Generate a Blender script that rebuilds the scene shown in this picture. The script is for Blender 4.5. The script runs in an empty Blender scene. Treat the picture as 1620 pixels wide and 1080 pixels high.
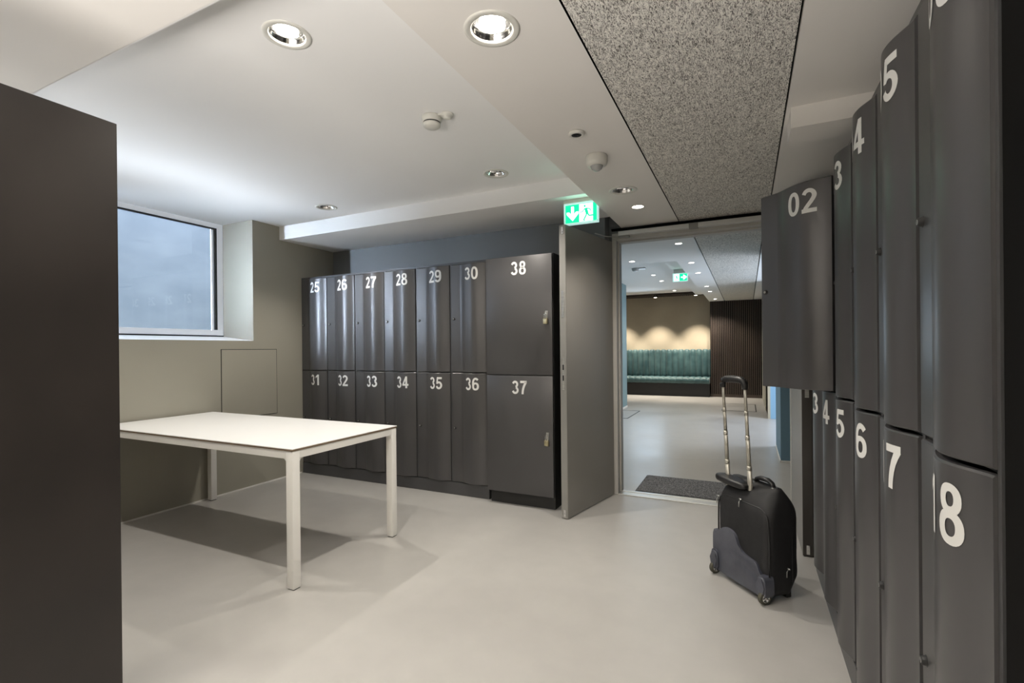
import bpy, bmesh, math, random
from mathutils import Vector, Matrix, noise
random.seed(7)
sc = bpy.context.scene
C = sc.collection
PI = math.pi
R = math.radians

# ------------------------------------------------------------------ materials
def mat(name, col, rough=.5, metal=0., spec=.5, coat=0., emis=None, es=0., alpha=1.):
    m = bpy.data.materials.new(name); m.use_nodes = True
    b = m.node_tree.nodes['Principled BSDF']
    b.inputs['Base Color'].default_value = (*col, 1)
    b.inputs['Roughness'].default_value = rough
    b.inputs['Metallic'].default_value = metal
    b.inputs['Specular IOR Level'].default_value = spec
    b.inputs['Coat Weight'].default_value = coat
    if emis:
        b.inputs['Emission Color'].default_value = (*emis, 1)
        b.inputs['Emission Strength'].default_value = es
    return m

def vary(m, c1, c2, scale=2., detail=4., rlo=None, rhi=None, bump=0., bscale=None, stretch=(1, 1, 1), lo=.35, hi=.65):
    """two-tone noise on colour, optional roughness range and bump, in object space"""
    nt = m.node_tree; N = nt.nodes; L = nt.links
    b = N['Principled BSDF']
    tc = N.new('ShaderNodeTexCoord'); mp = N.new('ShaderNodeMapping')
    mp.inputs['Scale'].default_value = stretch
    L.new(tc.outputs['Object'], mp.inputs['Vector'])
    n = N.new('ShaderNodeTexNoise'); n.inputs['Scale'].default_value = scale; n.inputs['Detail'].default_value = detail
    L.new(mp.outputs[0], n.inputs['Vector'])
    r = N.new('ShaderNodeValToRGB')
    r.color_ramp.elements[0].position = lo; r.color_ramp.elements[1].position = hi
    r.color_ramp.elements[0].color = (*c1, 1); r.color_ramp.elements[1].color = (*c2, 1)
    L.new(n.outputs['Fac'], r.inputs['Fac']); L.new(r.outputs['Color'], b.inputs['Base Color'])
    if rlo is not None:
        mr = N.new('ShaderNodeMapRange')
        mr.inputs['From Min'].default_value = .3; mr.inputs['From Max'].default_value = .7
        mr.inputs['To Min'].default_value = rlo; mr.inputs['To Max'].default_value = rhi
        L.new(n.outputs['Fac'], mr.inputs['Value']); L.new(mr.outputs[0], b.inputs['Roughness'])
    if bump:
        n2 = N.new('ShaderNodeTexNoise'); n2.inputs['Scale'].default_value = bscale or scale * 10; n2.inputs['Detail'].default_value = 6
        L.new(mp.outputs[0], n2.inputs['Vector'])
        bp = N.new('ShaderNodeBump'); bp.inputs['Strength'].default_value = bump; bp.inputs['Distance'].default_value = .01
        L.new(n2.outputs['Fac'], bp.inputs['Height']); L.new(bp.outputs[0], b.inputs['Normal'])
    return m

M = {}
M['paint'] = vary(mat('locker paint', (.09, .088, .09), .36, .25, .5), (.072, .07, .072), (.084, .082, .084), 1.2, 3, .3, .36, .04, 900)
M['paint_frame'] = mat('locker frame paint', (.07, .07, .073), .38, .2)
M['paint_dark'] = mat('locker carcass black', (.012, .012, .012), .5)
M['cabinet'] = vary(mat('brown black laminate', (.03, .025, .023), .38), (.02, .017, .0155), (.026, .0215, .019), 3, 4, .34, .42)
M['black'] = mat('matt black', (.004, .0038, .0035), .8, spec=.1)
M['digit'] = mat('white vinyl', (.82, .82, .8), .5)
M['chrome'] = mat('chrome', (.8, .8, .8), .12, 1.)
M['steel'] = vary(mat('brushed steel', (.55, .55, .54), .35, 1.), (.5, .5, .49), (.62, .62, .6), 3, 3, .3, .42, 0, None, (1, 1, 40))
M['alu'] = mat('anodised aluminium', (.46, .45, .425), .6, 0.)
M['rail'] = mat('silver rail', (.62, .62, .61), .45, .2)
M['tube'] = mat('champagne aluminium', (.5, .48, .42), .38, .55)
M['strip'] = mat('grey door edging', (.26, .255, .24), .5, .2)
M['strip_dark'] = mat('dark door edging', (.045, .04, .036), .5)
M['brass'] = mat('pale brass', (.75, .66, .42), .3, .9)
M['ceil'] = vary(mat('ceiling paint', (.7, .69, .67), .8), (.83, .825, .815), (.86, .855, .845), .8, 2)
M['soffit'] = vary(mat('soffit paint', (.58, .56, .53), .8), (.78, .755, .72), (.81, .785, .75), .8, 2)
M['wall'] = vary(mat('greige wall paint', (.33, .315, .26), .75), (.325, .31, .258), (.35, .335, .28), 1., 3, None, None, .05, 300)
M['wall_dark'] = vary(mat('slate grey wall paint', (.2, .21, .22), .7), (.175, .18, .185), (.195, .2, .205), 1., 3)
M['white'] = mat('white lacquer', (.78, .77, .74), .35)
M['top'] = mat('white laminate table top', (.86, .86, .85), .3)
M['ply'] = mat('plywood edge', (.16, .11, .07), .6)
M['frame_white_lit'] = mat('window frame white self-lit', (.9, .92, .95), .4, emis=(.75, .85, 1.), es=.14)  # weak cool emission stands in for daylight on frame and sill
M['rubber'] = mat('black rubber', (.012, .012, .012), .55)
M['doorleaf'] = vary(mat('door leaf laminate', (.13, .125, .118), .42), (.205, .195, .18), (.22, .21, .195), 2, 3)
M['blue'] = vary(mat('blue corridor paint', (.1, .2, .28), .6), (.12, .22, .3), (.135, .245, .33), 1, 2)
M['blue_bright'] = vary(mat('bright blue paint', (.25, .45, .62), .6), (.24, .43, .6), (.27, .47, .65), 1, 2)
M['teal_wall'] = vary(mat('teal corridor paint', (.16, .26, .28), .6), (.2, .31, .34), (.22, .33, .36), 1, 2)
M['cream'] = mat('cream joinery', (.5, .45, .34), .6)
M['beige'] = vary(mat('beige plaster', (.5, .43, .32), .85), (.47, .4, .3), (.53, .46, .345), 2, 5, None, None, .1, 60)
M['velvet'] = vary(mat('teal velvet', (.03, .08, .09), .5), (.026, .072, .08), (.048, .11, .115), 6, 4, .4, .6, .1, 60)
M['velvet'].node_tree.nodes['Principled BSDF'].inputs['Sheen Weight'].default_value = .2
M['slat'] = vary(mat('dark wood slat', (.06, .042, .034), .5), (.045, .032, .026), (.08, .058, .046), 5, 5, None, None, 0, None, (1, 1, .15))
M['bench_base'] = mat('bench base black', (.012, .011, .011), .5)
M['case'] = vary(mat('black nylon', (.008, .008, .009), .6), (.006, .006, .007), (.012, .012, .013), 30, 3, .5, .7, .25, 700)
M['case_soft'] = mat('padded black nylon', (.014, .014, .015), .42)
M['guard'] = vary(mat('scuffed blue grey plastic', (.045, .048, .065), .42), (.045, .048, .064), (.085, .09, .112), 9, 6, .3, .5, .08, 40)
M['wheel'] = mat('wheel rubber', (.06, .057, .04), .6)
M['green'] = mat('exit sign green', (.0, .3, .13), .5, emis=(.0, .62, .27), es=1.)
M['sign_white'] = mat('exit sign white', (.9, .95, .92), .5, emis=(.85, 1., .93), es=1.5)
M['acrylic'] = mat('sign acrylic edge', (.6, .75, .75), .2, emis=(.45, .75, .72), es=.45)
M['plastic'] = mat('detector plastic', (.66, .65, .6), .45)
M['lens'] = mat('sensor lens', (.35, .35, .34), .25)
M['bulb'] = mat('lamp', (1, 1, 1), .5, emis=(1, .93, .8), es=60)
M['bulb_dim'] = mat('lamp glass', (.8, .8, .8), .1, .6, emis=(1, .92, .8), es=1.2)
M['led'] = mat('led', (1, 1, 1), .5, emis=(1, .93, .82), es=9)

# concrete floor
def floor_mat():
    m = vary(mat('polished concrete', (.4, .38, .35), .3), (.36, .35, .334), (.405, .395, .377), 1.3, 5, .29, .38, 0, None, (1, 1, 1), .25, .75)
    nt = m.node_tree; N = nt.nodes; L = nt.links; b = N['Principled BSDF']
    src = b.inputs['Base Color'].links[0].from_socket
    n = N.new('ShaderNodeTexNoise'); n.inputs['Scale'].default_value = 7; n.inputs['Detail'].default_value = 6
    for q in N:
        if q.type == 'TEX_NOISE': q.noise_dimensions = '2D'
    L.new(N['Texture Coordinate'].outputs['Object'], n.inputs['Vector'])
    r = N.new('ShaderNodeValToRGB'); r.color_ramp.elements[0].position = .2; r.color_ramp.elements[1].position = .8
    r.color_ramp.elements[0].color = (.8, .8, .8, 1)
    L.new(n.outputs['Fac'], r.inputs['Fac'])
    x = N.new('ShaderNodeMix'); x.data_type = 'RGBA'; x.blend_type = 'MULTIPLY'; x.inputs['Factor'].default_value = .35
    L.new(src, x.inputs[6]); L.new(r.outputs['Color'], x.inputs[7]); L.new(x.outputs[2], b.inputs['Base Color'])
    return m
M['floor'] = floor_mat()

def woodwool():
    m = mat('wood wool acoustic board', (.4, .38, .34), .95, spec=.1)
    nt = m.node_tree; N = nt.nodes; L = nt.links; b = N['Principled BSDF']
    tc = N.new('ShaderNodeTexCoord'); outs = []
    for k, rz in enumerate((.4, 1.5, 2.6)):
        mp = N.new('ShaderNodeMapping'); mp.inputs['Rotation'].default_value = (0, 0, rz); mp.inputs['Scale'].default_value = (1, .28, 1)
        mp.inputs['Location'].default_value = (k * 3.1, k, 0)
        n = N.new('ShaderNodeTexNoise'); n.inputs['Scale'].default_value = 120; n.inputs['Detail'].default_value = 1; n.inputs['Distortion'].default_value = 1.2
        L.new(tc.outputs['Object'], mp.inputs['Vector']); L.new(mp.outputs[0], n.inputs['Vector'])
        p1 = N.new('ShaderNodeMath'); p1.operation = 'SUBTRACT'; p1.inputs[1].default_value = .5; L.new(n.outputs['Fac'], p1.inputs[0])
        p2 = N.new('ShaderNodeMath'); p2.operation = 'ABSOLUTE'; L.new(p1.outputs[0], p2.inputs[0])
        p3 = N.new('ShaderNodeMath'); p3.operation = 'MULTIPLY_ADD'; p3.inputs[1].default_value = -9.; p3.inputs[2].default_value = 1.; L.new(p2.outputs[0], p3.inputs[0]); outs.append(p3.outputs[0])
    a = N.new('ShaderNodeMath'); a.operation = 'MAXIMUM'; L.new(outs[0], a.inputs[0]); L.new(outs[1], a.inputs[1])
    a2 = N.new('ShaderNodeMath'); a2.operation = 'MAXIMUM'; L.new(a.outputs[0], a2.inputs[0]); L.new(outs[2], a2.inputs[1])
    r = N.new('ShaderNodeValToRGB'); r.color_ramp.elements[0].position = .35; r.color_ramp.elements[1].position = .97
    r.color_ramp.elements[0].color = (.19, .18, .165, 1); r.color_ramp.elements[1].color = (1., .97, .91, 1)
    L.new(a2.outputs[0], r.inputs['Fac']); L.new(r.outputs['Color'], b.inputs['Base Color'])
    bp = N.new('ShaderNodeBump'); bp.inputs['Strength'].default_value = .5; bp.inputs['Distance'].default_value = .004
    L.new(a2.outputs[0], bp.inputs['Height']); L.new(bp.outputs[0], b.inputs['Normal'])
    return m
M['wool'] = woodwool()

def doormat_mat():
    m = mat('speckled mat pile', (.08, .08, .08), .95)
    return vary(m, (.03, .03, .032), (.33, .33, .34), 160, 3, None, None, .6, 200, lo=.42, hi=.68)
M['mat'] = doormat_mat()

def glass():
    m = bpy.data.materials.new('window glass'); m.use_nodes = True
    N = m.node_tree.nodes; L = m.node_tree.links; N.remove(N['Principled BSDF'])
    t = N.new('ShaderNodeBsdfTransparent'); t.inputs['Color'].default_value = (.94, .95, .97, 1)
    g = N.new('ShaderNodeBsdfGlossy'); g.inputs['Roughness'].default_value = .02
    f = N.new('ShaderNodeFresnel'); f.inputs['IOR'].default_value = 1.45
    x = N.new('ShaderNodeMixShader')
    L.new(f.outputs[0], x.inputs['Fac']); L.new(t.outputs[0], x.inputs[1]); L.new(g.outputs[0], x.inputs[2])
    L.new(x.outputs[0], N['Material Output'].inputs['Surface'])
    return m
M['glass'] = glass()
M['clear'] = M['glass']
M['well'] = vary(mat('light well render', (.32, .36, .4), .9), (.28, .32, .36), (.35, .39, .43), 1.6, 6, None, None, .1, 8, (1, 1, 2.2))

# ------------------------------------------------------------------ mesh helpers
class B:
    def __init__(s): s.bm = bmesh.new()
    def box(s, x0, x1, y0, y1, z0, z1, bev=0., mi=0, seg=2, mtx=None):
        r = bmesh.ops.create_cube(s.bm, size=1)
        vs = r['verts']
        for v in vs:
            v.co = Vector((x0 + (v.co.x + .5) * (x1 - x0), y0 + (v.co.y + .5) * (y1 - y0), z0 + (v.co.z + .5) * (z1 - z0)))
        fs = {f for v in vs for f in v.link_faces}
        if bev:
            es = list({e for v in vs for e in v.link_edges})
            r = bmesh.ops.bevel(s.bm, geom=es, offset=bev, segments=seg, profile=.5, affect='EDGES')
            fs = {f for f in fs if f.is_valid} | set(r['faces'])
            vs = list({v for f in fs for v in f.verts})
        for f in fs: f.material_index = mi
        if mtx is not None: bmesh.ops.transform(s.bm, matrix=mtx, verts=vs)
        return s
    def poly(s, pts, mi=0):
        f = s.bm.faces.new([s.bm.verts.new(p) for p in pts]); f.material_index = mi; return f
    def prism(s, pts, a, b, axis=2, mi=0):
        """pts 2-D outline (convex or mildly concave), extruded a..b on axis"""
        def P(u, v, w): return {2: (u, v, w), 1: (u, w, v), 0: (w, u, v)}[axis]
        lo = [s.bm.verts.new(P(u, v, a)) for u, v in pts]; hi = [s.bm.verts.new(P(u, v, b)) for u, v in pts]
        n = len(pts)
        fs = [s.bm.faces.new(lo[::-1]), s.bm.faces.new(hi)]
        for i in range(n): fs.append(s.bm.faces.new((lo[i], lo[(i + 1) % n], hi[(i + 1) % n], hi[i])))
        for f in fs: f.material_index = mi
        return s
    def tube(s, pts, r, n=12, mi=0, cap=True, flat=1., up=None):
        pts = [Vector(p) for p in pts]; rings = []
        for i, p in enumerate(pts):
            d = (pts[min(i + 1, len(pts) - 1)] - pts[max(i - 1, 0)]).normalized()
            a = Vector(up) if up else (Vector((0, 0, 1)) if abs(d.z) < .9 else Vector((1, 0, 0)))
            x = d.cross(a).normalized(); y = x.cross(d).normalized()
            rr = r[i] if isinstance(r, (list, tuple)) else r
            rings.append([s.bm.verts.new(p + (x * math.cos(t) + y * math.sin(t) * flat) * rr) for t in (2 * PI * k / n for k in range(n))])
        for a, b in zip(rings, rings[1:]):
            for k in range(n):
                f = s.bm.faces.new((a[k], a[(k + 1) % n], b[(k + 1) % n], b[k])); f.material_index = mi; f.smooth = True
        if cap:
            for rg in (rings[0][::-1], rings[-1]):
                f = s.bm.faces.new(rg); f.material_index = mi
        return s
    def lathe(s, prof, n=32, c=(0, 0, 0), mi=0, smooth=True, mtx=None):
        """prof: (radius, z) list; radius 0 closes"""
        rings = []; allv = []
        for r, z in prof:
            if r < 1e-6: vs = [s.bm.verts.new((c[0], c[1], c[2] + z))]
            else: vs = [s.bm.verts.new((c[0] + r * math.cos(2 * PI * k / n), c[1] + r * math.sin(2 * PI * k / n), c[2] + z)) for k in range(n)]
            rings.append(vs); allv += vs
        for a, b in zip(rings, rings[1:]):
            for k in range(n):
                q = [a[k % len(a)], a[(k + 1) % len(a)], b[(k + 1) % len(b)], b[k % len(b)]]
                q = list(dict.fromkeys(q))
                if len(q) >= 3:
                    f = s.bm.faces.new(q); f.material_index = mi; f.smooth = smooth
        if mtx is not None: bmesh.ops.transform(s.bm, matrix=mtx, verts=allv)
        return s
    def obj(s, name, mats, parent=None, loc=None, rot=None, smooth=False, recalc=True, auto=None):
        if recalc: bmesh.ops.recalc_face_normals(s.bm, faces=s.bm.faces)
        me = bpy.data.meshes.new(name); s.bm.to_mesh(me); s.bm.free()
        for m in (mats if isinstance(mats, (list, tuple)) else [mats]): me.materials.append(M[m])
        if smooth: me.polygons.foreach_set('use_smooth', [True] * len(me.polygons))
        if auto:
            me.polygons.foreach_set('use_smooth', [True] * len(me.polygons))
            me.set_sharp_from_angle(angle=R(auto))
        o = bpy.data.objects.new(name, me); C.objects.link(o)
        if parent: o.parent = parent
        if loc is not None: o.location = loc
        if rot is not None: o.rotation_euler = rot
        return o

def tag(o, label=None, cat=None, group=None, kind=None):
    if label: o['label'] = label
    if cat: o['category'] = cat
    if group: o['group'] = group
    if kind: o['kind'] = kind
    return o
def thing(name, label, cat, loc=(0, 0, 0), rz=0., group=None):
    o = bpy.data.objects.new(name, None); C.objects.link(o); o.empty_display_size = .1
    o.location = loc; o.rotation_euler = (0, 0, rz)
    return tag(o, label, cat, group)
def struct(name, b, m, label=None, cat=None, **k):
    return tag(b.obj(name, m, **k), label, cat, None, 'structure')

def sheet(outer, holes, z, n=40):
    """flat sheet at height z with round holes (x, y, r)"""
    b = B(); es = []
    def loop(pts):
        vs = [b.bm.verts.new((x, y, z)) for x, y in pts]
        for i in range(len(vs)): es.append(b.bm.edges.new((vs[i], vs[(i + 1) % len(vs)])))
    loop(outer)
    for x, y, r in holes: loop([(x + r * math.cos(2 * PI * k / n), y + r * math.sin(2 * PI * k / n)) for k in range(n)])
    bmesh.ops.triangle_fill(b.bm, use_beauty=True, use_dissolve=False, edges=es)
    return b

# ------------------------------------------------------------------ room constants
XL, XR = -4.19, .88          # left wall, right wall (behind the lockers)
YB = 4.06                    # wall behind the back lockers
YD = 4.20                    # face of the doorway wall
YN = -3.2                    # wall behind the camera
ZC, ZS, ZB = 2.511, 2.378, 2.30   # left ceiling, soffit, band
XB = -.955                   # edge between left ceiling and band
ZCOR, ZCL = 2.44, 2.62
YF = 13.4

# floor
b = B(); b.box(XL - .5, XR + 1.6, YN - .2, 14.4, -.12, 0)
struct('floor', b, 'floor', 'polished light grey concrete floor running into the corridor', 'floor')

# left wall with the window opening
b = B()
b.box(XL - .44, XL, YN, 3.066, 0, 1.37)
b.box(XL - .44, XL, YN, 1.1, 1.37, 2.75)
b.box(XL - .44, XL, 3.066, 4.3, 0, 2.75)
struct('wall_left', b, 'wall', 'greige painted wall with the window, behind the white table', 'wall')
b = B(); b.box(XL - .003, XL + .006, .5, 3.60, 0, .012)
struct('baseboard_left', b, 'white', 'thin pale joint strip along the foot of the greige wall', 'baseboard')

# wall behind back lockers, doorway wall
b = B()
b.box(XL, -1.075, YB, YB + .5, 0, 2.75)
b.box(-1.075, .36, YD, YD + .12, 2.262, 2.75)
b.box(-1.13, -1.045, YD, YD + .12, 0, 2.262)
b.box(.345, XR, YD, YD + .12, 0, 2.75)
struct('wall_back', b, 'wall_dark', 'slate grey wall behind the numbered lockers and above the doorway', 'wall')
b = B(); b.box(XR, XR + .2, YN, YD, 0, 2.75)
struct('wall_right', b, 'wall', 'wall behind the right-hand lockers', 'wall')
b = B(); b.box(XL - .44, XR + .2, YN - .2, YN, 0, 2.75)
struct('wall_near', b, 'wall', 'plain wall behind the camera', 'wall')

# ceilings
lamps_left = [(-1.615, 1.34), (-1.587, 3.05), (-3.264, 3.09), (-3.264, 1.34), (-1.615, -.6), (-3.264, -.6)]
YS, YN2 = 3.36, .98
b = sheet([(XL - .44, YN2), (XB, YN2), (XB, YS), (XL, YS), (XL, 3.066), (XL - .44, 3.066)], [(x, y, .068) for x, y in lamps_left if y > YN2], ZC)
b.box(XL - .44, XB, YN2 - .001, YN2 + .004, ZS, ZC)      # face of the near drop
struct('ceiling', b, 'ceil', 'white ceiling above the table', 'ceiling')
b = sheet([(XL - .44, YN), (XB, YN), (XB, YN2), (XL - .44, YN2)], [(x, y, .068) for x, y in lamps_left if y < YN2], ZS)
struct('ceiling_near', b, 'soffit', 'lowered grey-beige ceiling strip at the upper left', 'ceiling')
b = B(); b.box(XL, XB - .004, YS, YB, ZS, ZC + .02)
struct('ceiling_soffit', b, 'ceil', 'white dropped soffit above the back lockers', 'ceiling')
lamps_band = [(-.73, 1.385), (-.718, 3.18), (-.73, -.5), (-.73, -2.1)]
P0, P1 = -.484, .157
b = sheet([(XB, YN), (P0 - .008, YN), (P0 - .008, YD), (XB, YD)], [(x, y, .068) for x, y in lamps_band] + [(-.707, 3.60, .04)], ZB)
b.box(XB - .004, XB, YN, YD, ZB, ZC + .02)
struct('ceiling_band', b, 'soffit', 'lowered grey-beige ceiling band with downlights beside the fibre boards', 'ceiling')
b = B(); b.box(P1 + .008, XR, YN, YD, ZB, ZB + .02)
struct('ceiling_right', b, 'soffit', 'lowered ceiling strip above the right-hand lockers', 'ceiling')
b = B(); b.box(.180, XR, 2.415, 2.608, 2.21, ZB + .01)
struct('trim_1', b, 'soffit', 'boxed-in beam crossing the ceiling above the right-hand lockers', 'trim')
b = B(); b.box(P0 - .02, P1 + .02, YN, YD, ZB + .024, ZB + .03)
struct('trim_2', b, 'black', 'black backing above the fibre board joints', 'trim')
b = B(); b.box(XL - .44, XR + .2, YN - .2, 4.32, 2.75, 2.85)
struct('ceiling_slab', b, 'black', 'structural slab above the ceiling', 'ceiling')
ys = [YN + .02, -1.4, -.2, 1.05, 2.29, 3.51, YD - .01]
lab = ['fibre ceiling board farthest behind', 'fibre ceiling board second behind', 'fibre ceiling board overhead',
       'large fibre ceiling board at the top edge of the view', 'fibre ceiling board halfway to the doorway',
       'narrow fibre ceiling board right above the doorway']
for k in range(len(ys) - 1):
    b = B(); b.box(P0, P1, ys[k] + .003, ys[k + 1] - .003, ZB - .002, ZB + .022)
    struct('ceiling_board', b, 'wool', lab[k], 'ceiling board')

# ------------------------------------------------------------------ window
w = thing('window_1', 'white framed window onto a pale blue light well', 'window', (-4.627, 1.1, 1.37)); w['kind'] = 'structure'
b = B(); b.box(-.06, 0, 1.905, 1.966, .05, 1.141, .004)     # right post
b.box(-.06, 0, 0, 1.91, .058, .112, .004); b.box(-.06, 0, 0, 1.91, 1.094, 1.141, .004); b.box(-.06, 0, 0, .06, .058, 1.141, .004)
b.obj('window_frame', 'frame_white_lit', w)
b = B(); b.box(-.035, -.02, 1.868, 1.885, .112, 1.09); b.obj('casement_edge', 'frame_white_lit', w)
for g_ in ((-.02, .003, 1.885, 1.904, .112, 1.083), (-.02, .003, .06, 1.904, 1.083, 1.096), (-.03, .002, 0, 1.966, .046, .058)):
    b = B(); b.box(*g_); b.obj('gasket', 'rubber', w)
b = B(); b.box(-.03, -.026, .05, 1.9, .11, 1.09); b.obj('pane', 'glass', w)
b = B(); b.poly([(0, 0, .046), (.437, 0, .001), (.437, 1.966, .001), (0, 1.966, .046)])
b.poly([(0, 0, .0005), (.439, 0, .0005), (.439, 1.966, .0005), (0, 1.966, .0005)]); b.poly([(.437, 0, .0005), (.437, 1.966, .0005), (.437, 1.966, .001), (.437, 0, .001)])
b.obj('window_sill', 'frame_white_lit', w, recalc=False)
# light well outside
b = B(); b.box(-6.25, -6.05, -2.5, 6.5, -.1, 5.2)
struct('wall_outside', b, 'well', 'pale blue rendered wall of the light well outside the window', 'wall')
b = B(); b.box(-6.05, XL - .44, -2.5, 6.5, .5, .6)
struct('ground_outside', b, 'well', 'floor of the light well outside the window', 'ground')

# access panel
b = B(); b.box(0, .0025, 0, .566, 0, .634); b.box(.0025, .004, .004, .562, .004, .63)
b = B(); b.box(0, .003, 0, .566, 0, .634, mi=1); b.box(0, .0045, .005, .561, .005, .629)
tag(b.obj('access_panel', ['wall', 'rubber'], loc=(XL, 2.748, .658)), 'flush square access panel in the greige wall behind the table', 'wall panel', None, 'structure')

# ------------------------------------------------------------------ digits
def arc(cx, cy, rx, ry, a0, a1, n=14):
    return [(cx + rx * math.cos(R(a0 + (a1 - a0) * i / n)), cy + ry * math.sin(R(a0 + (a1 - a0) * i / n))) for i in range(n + 1)]
def line(p, q, n=5):
    return [(p[0] + (q[0] - p[0]) * i / n, p[1] + (q[1] - p[1]) * i / n) for i in range(n + 1)]
def ribbon(pts, w):
    out = []
    for i, p in enumerate(pts):
        a = pts[max(i - 1, 0)]; c = pts[min(i + 1, len(pts) - 1)]
        dx, dy = c[0] - a[0], c[1] - a[1]; l = math.hypot(dx, dy) or 1
        ww = w[0] + (w[1] - w[0]) * abs(dx) / l if isinstance(w, tuple) else w   # (half width where vertical, where horizontal)
        out.append(((p[0] - dy / l * ww, p[1] + dx / l * ww), (p[0] + dy / l * ww, p[1] - dx / l * ww)))
    return [(out[i][0], out[i][1], out[i + 1][1], out[i + 1][0]) for i in range(len(out) - 1)]
def ring(cx, cy, rx, ry, ix, iy, n=28, e=.88):
    def P(a, b, t):
        c, s_ = math.cos(t), math.sin(t)
        return (cx + a * math.copysign(abs(c) ** e, c), cy + b * math.copysign(abs(s_) ** e, s_))
    T = [2 * PI * i / n for i in range(n + 1)]
    return [(P(rx, ry, T[i]), P(ix, iy, T[i]), P(ix, iy, T[i + 1]), P(rx, ry, T[i + 1])) for i in range(n)]
S = (.098, .082)
def digit(d):
    if d == '0': return ring(.33, .5, .33, .5, .135, .335)
    if d == '1': return ribbon(line((.39, 1), (.39, 0), 10), .098) + [((.3, .99), (.06, .82), (.06, .65), (.3, .8))]
    if d == '2': return ribbon(arc(.325, .70, .225, .215, 165, -15) + [(.50, .56), (.42, .45), (.31, .33), (.19, .2), (.11, .09)], S) + ribbon(line((0, .085), (.65, .085)), .085)
    if d == '3': return ribbon(arc(.31, .725, .205, .19, 165, -80), S) + ribbon(arc(.315, .285, .235, .205, 75, -165), S)
    if d == '4': return ribbon(line((.45, 1), (.45, 0), 10), .095) + ribbon(line((0, .285), (.67, .285)), .08) + ribbon(line((.42, .93), (.075, .30), 6), .078)
    if d == '5': return ribbon(line((.13, .91), (.62, .91)), .087) + ribbon(line((.19, .95), (.12, .44), 5), .08) + ribbon(arc(.315, .325, .24, .245, 135, -165, 20), S)
    if d == '6': return ring(.34, .315, .325, .315, .135, .165) + ribbon(arc(.36, .62, .255, .3, 38, 175, 14) + [(.1, .45), (.115, .33)], S)
    if d == '7': return ribbon(line((.02, .91), (.64, .91)), .087) + ribbon([(.57, .9), (.47, .76), (.38, .6), (.31, .43), (.265, .25), (.245, .1), (.24, 0)], .1)
    if d == '8': return ring(.33, .745, .275, .255, .1, .12) + ring(.33, .285, .325, .285, .135, .145)
    if d == '9': return [tuple((.66 - x, 1 - y) for x, y in q) for q in digit('6')]
DH, DW, DG = .108, .092, .011
def number_mesh(txt, surf, cx, ztop, par, mname='number'):
    """digits laid on surface surf(x) -> y (front at smaller y)"""
    b = B(); wtot = DW * .66 * 2 + DG
    for i, ch in enumerate(txt):
        x0 = cx - wtot / 2 + i * (DW * .66 + DG)
        for q in digit(ch):
            vs = []
            for u, v in q:
                x = x0 + u * DW; z = ztop - DH + v * DH
                vs.append(b.bm.verts.new((x, surf(x) - .0012, z)))
            try: b.bm.faces.new(vs)
            except ValueError: pass
    bmesh.ops.remove_doubles(b.bm, verts=b.bm.verts, dist=1e-5)
    o = b.obj(mname, 'digit', par, recalc=False)
    tag(o, 'white number ' + txt)
    return o

# ------------------------------------------------------------------ locker units
DWID = .346
PK = [(.25, 0), (.32, .0055), (.4, .0165), (.5, .0260), (.58, .0315), (.65, .0340), (.72, .0320), (.79, .0260), (.85, .0180), (.9, .0105), (.95, .0040), (1., 0)]
def prof(s):
    """bulge of the curved doors: flat flange, crease, S-curve up to a rounded crown, falling to the hinge edge"""
    if s <= .25 or s >= 1: return 0.
    for k in range(len(PK) - 1):
        if PK[k][0] <= s <= PK[k + 1][0]:
            (a, p), (b_, q) = PK[k], PK[k + 1]
            sl = lambda i: 0.07 if i == 0 else (-.05 if i == len(PK) - 1 else (PK[i + 1][1] - PK[i - 1][1]) / (PK[i + 1][0] - PK[i - 1][0]))
            h = b_ - a; t = (s - a) / h
            return (2*t**3 - 3*t*t + 1) * p + (t**3 - 2*t*t + t) * h * sl(k) + (3*t*t - 2*t**3) * q + (t**3 - t*t) * h * sl(k + 1)
    return 0.
def curved_door(h):
    """x from -DWID (lock edge) to 0 (hinge), front bulges to -y, thickness to +y"""
    b = B(); NS = 34; th = .016
    S_ = [0, .04, .12, .2, .245] + [.25 + .75 * i / NS for i in range(NS + 1)]
    zs = [0, .004, h - .004, h]
    grid = []
    for j, z in enumerate(zs):
        e = .003 if j in (0, 3) else 0
        grid.append([b.bm.verts.new((-DWID + s * DWID, -prof(s) + e, z)) for s in S_])
    for j in range(3):
        for i in range(len(S_) - 1): b.bm.faces.new((grid[j][i], grid[j][i + 1], grid[j + 1][i + 1], grid[j + 1][i])).smooth = True
    bk = [[b.bm.verts.new((-DWID + s * DWID, th - min(prof(s), .03) * .9, z)) for s in S_] for z in (0, h)]
    n = len(S_)
    for i in range(n - 1):
        b.bm.faces.new((bk[0][i + 1], bk[0][i], bk[1][i], bk[1][i + 1]))
        b.bm.faces.new((grid[0][i + 1], grid[0][i], bk[0][i], bk[0][i + 1]))
        b.bm.faces.new((grid[3][i], grid[3][i + 1], bk[1][i + 1], bk[1][i]))
    for i, d in ((0, 1), (n - 1, -1)):
        col = [grid[j][i] for j in range(4)]
        b.bm.faces.new((col + [bk[1][i], bk[0][i]])[::d])
    return b
H_UP, H_LO = (1.074, 2.008), (.116, 1.064)
door_mesh = {}
def get_door(h, name, par):
    if h not in door_mesh:
        o = curved_door(h).obj(name, 'paint', par, auto=25)
        door_mesh[h] = o.data
        return o
    o = bpy.data.objects.new(name, door_mesh[h]); C.objects.link(o); o.parent = par
    return o
lock_me = [None]
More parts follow.
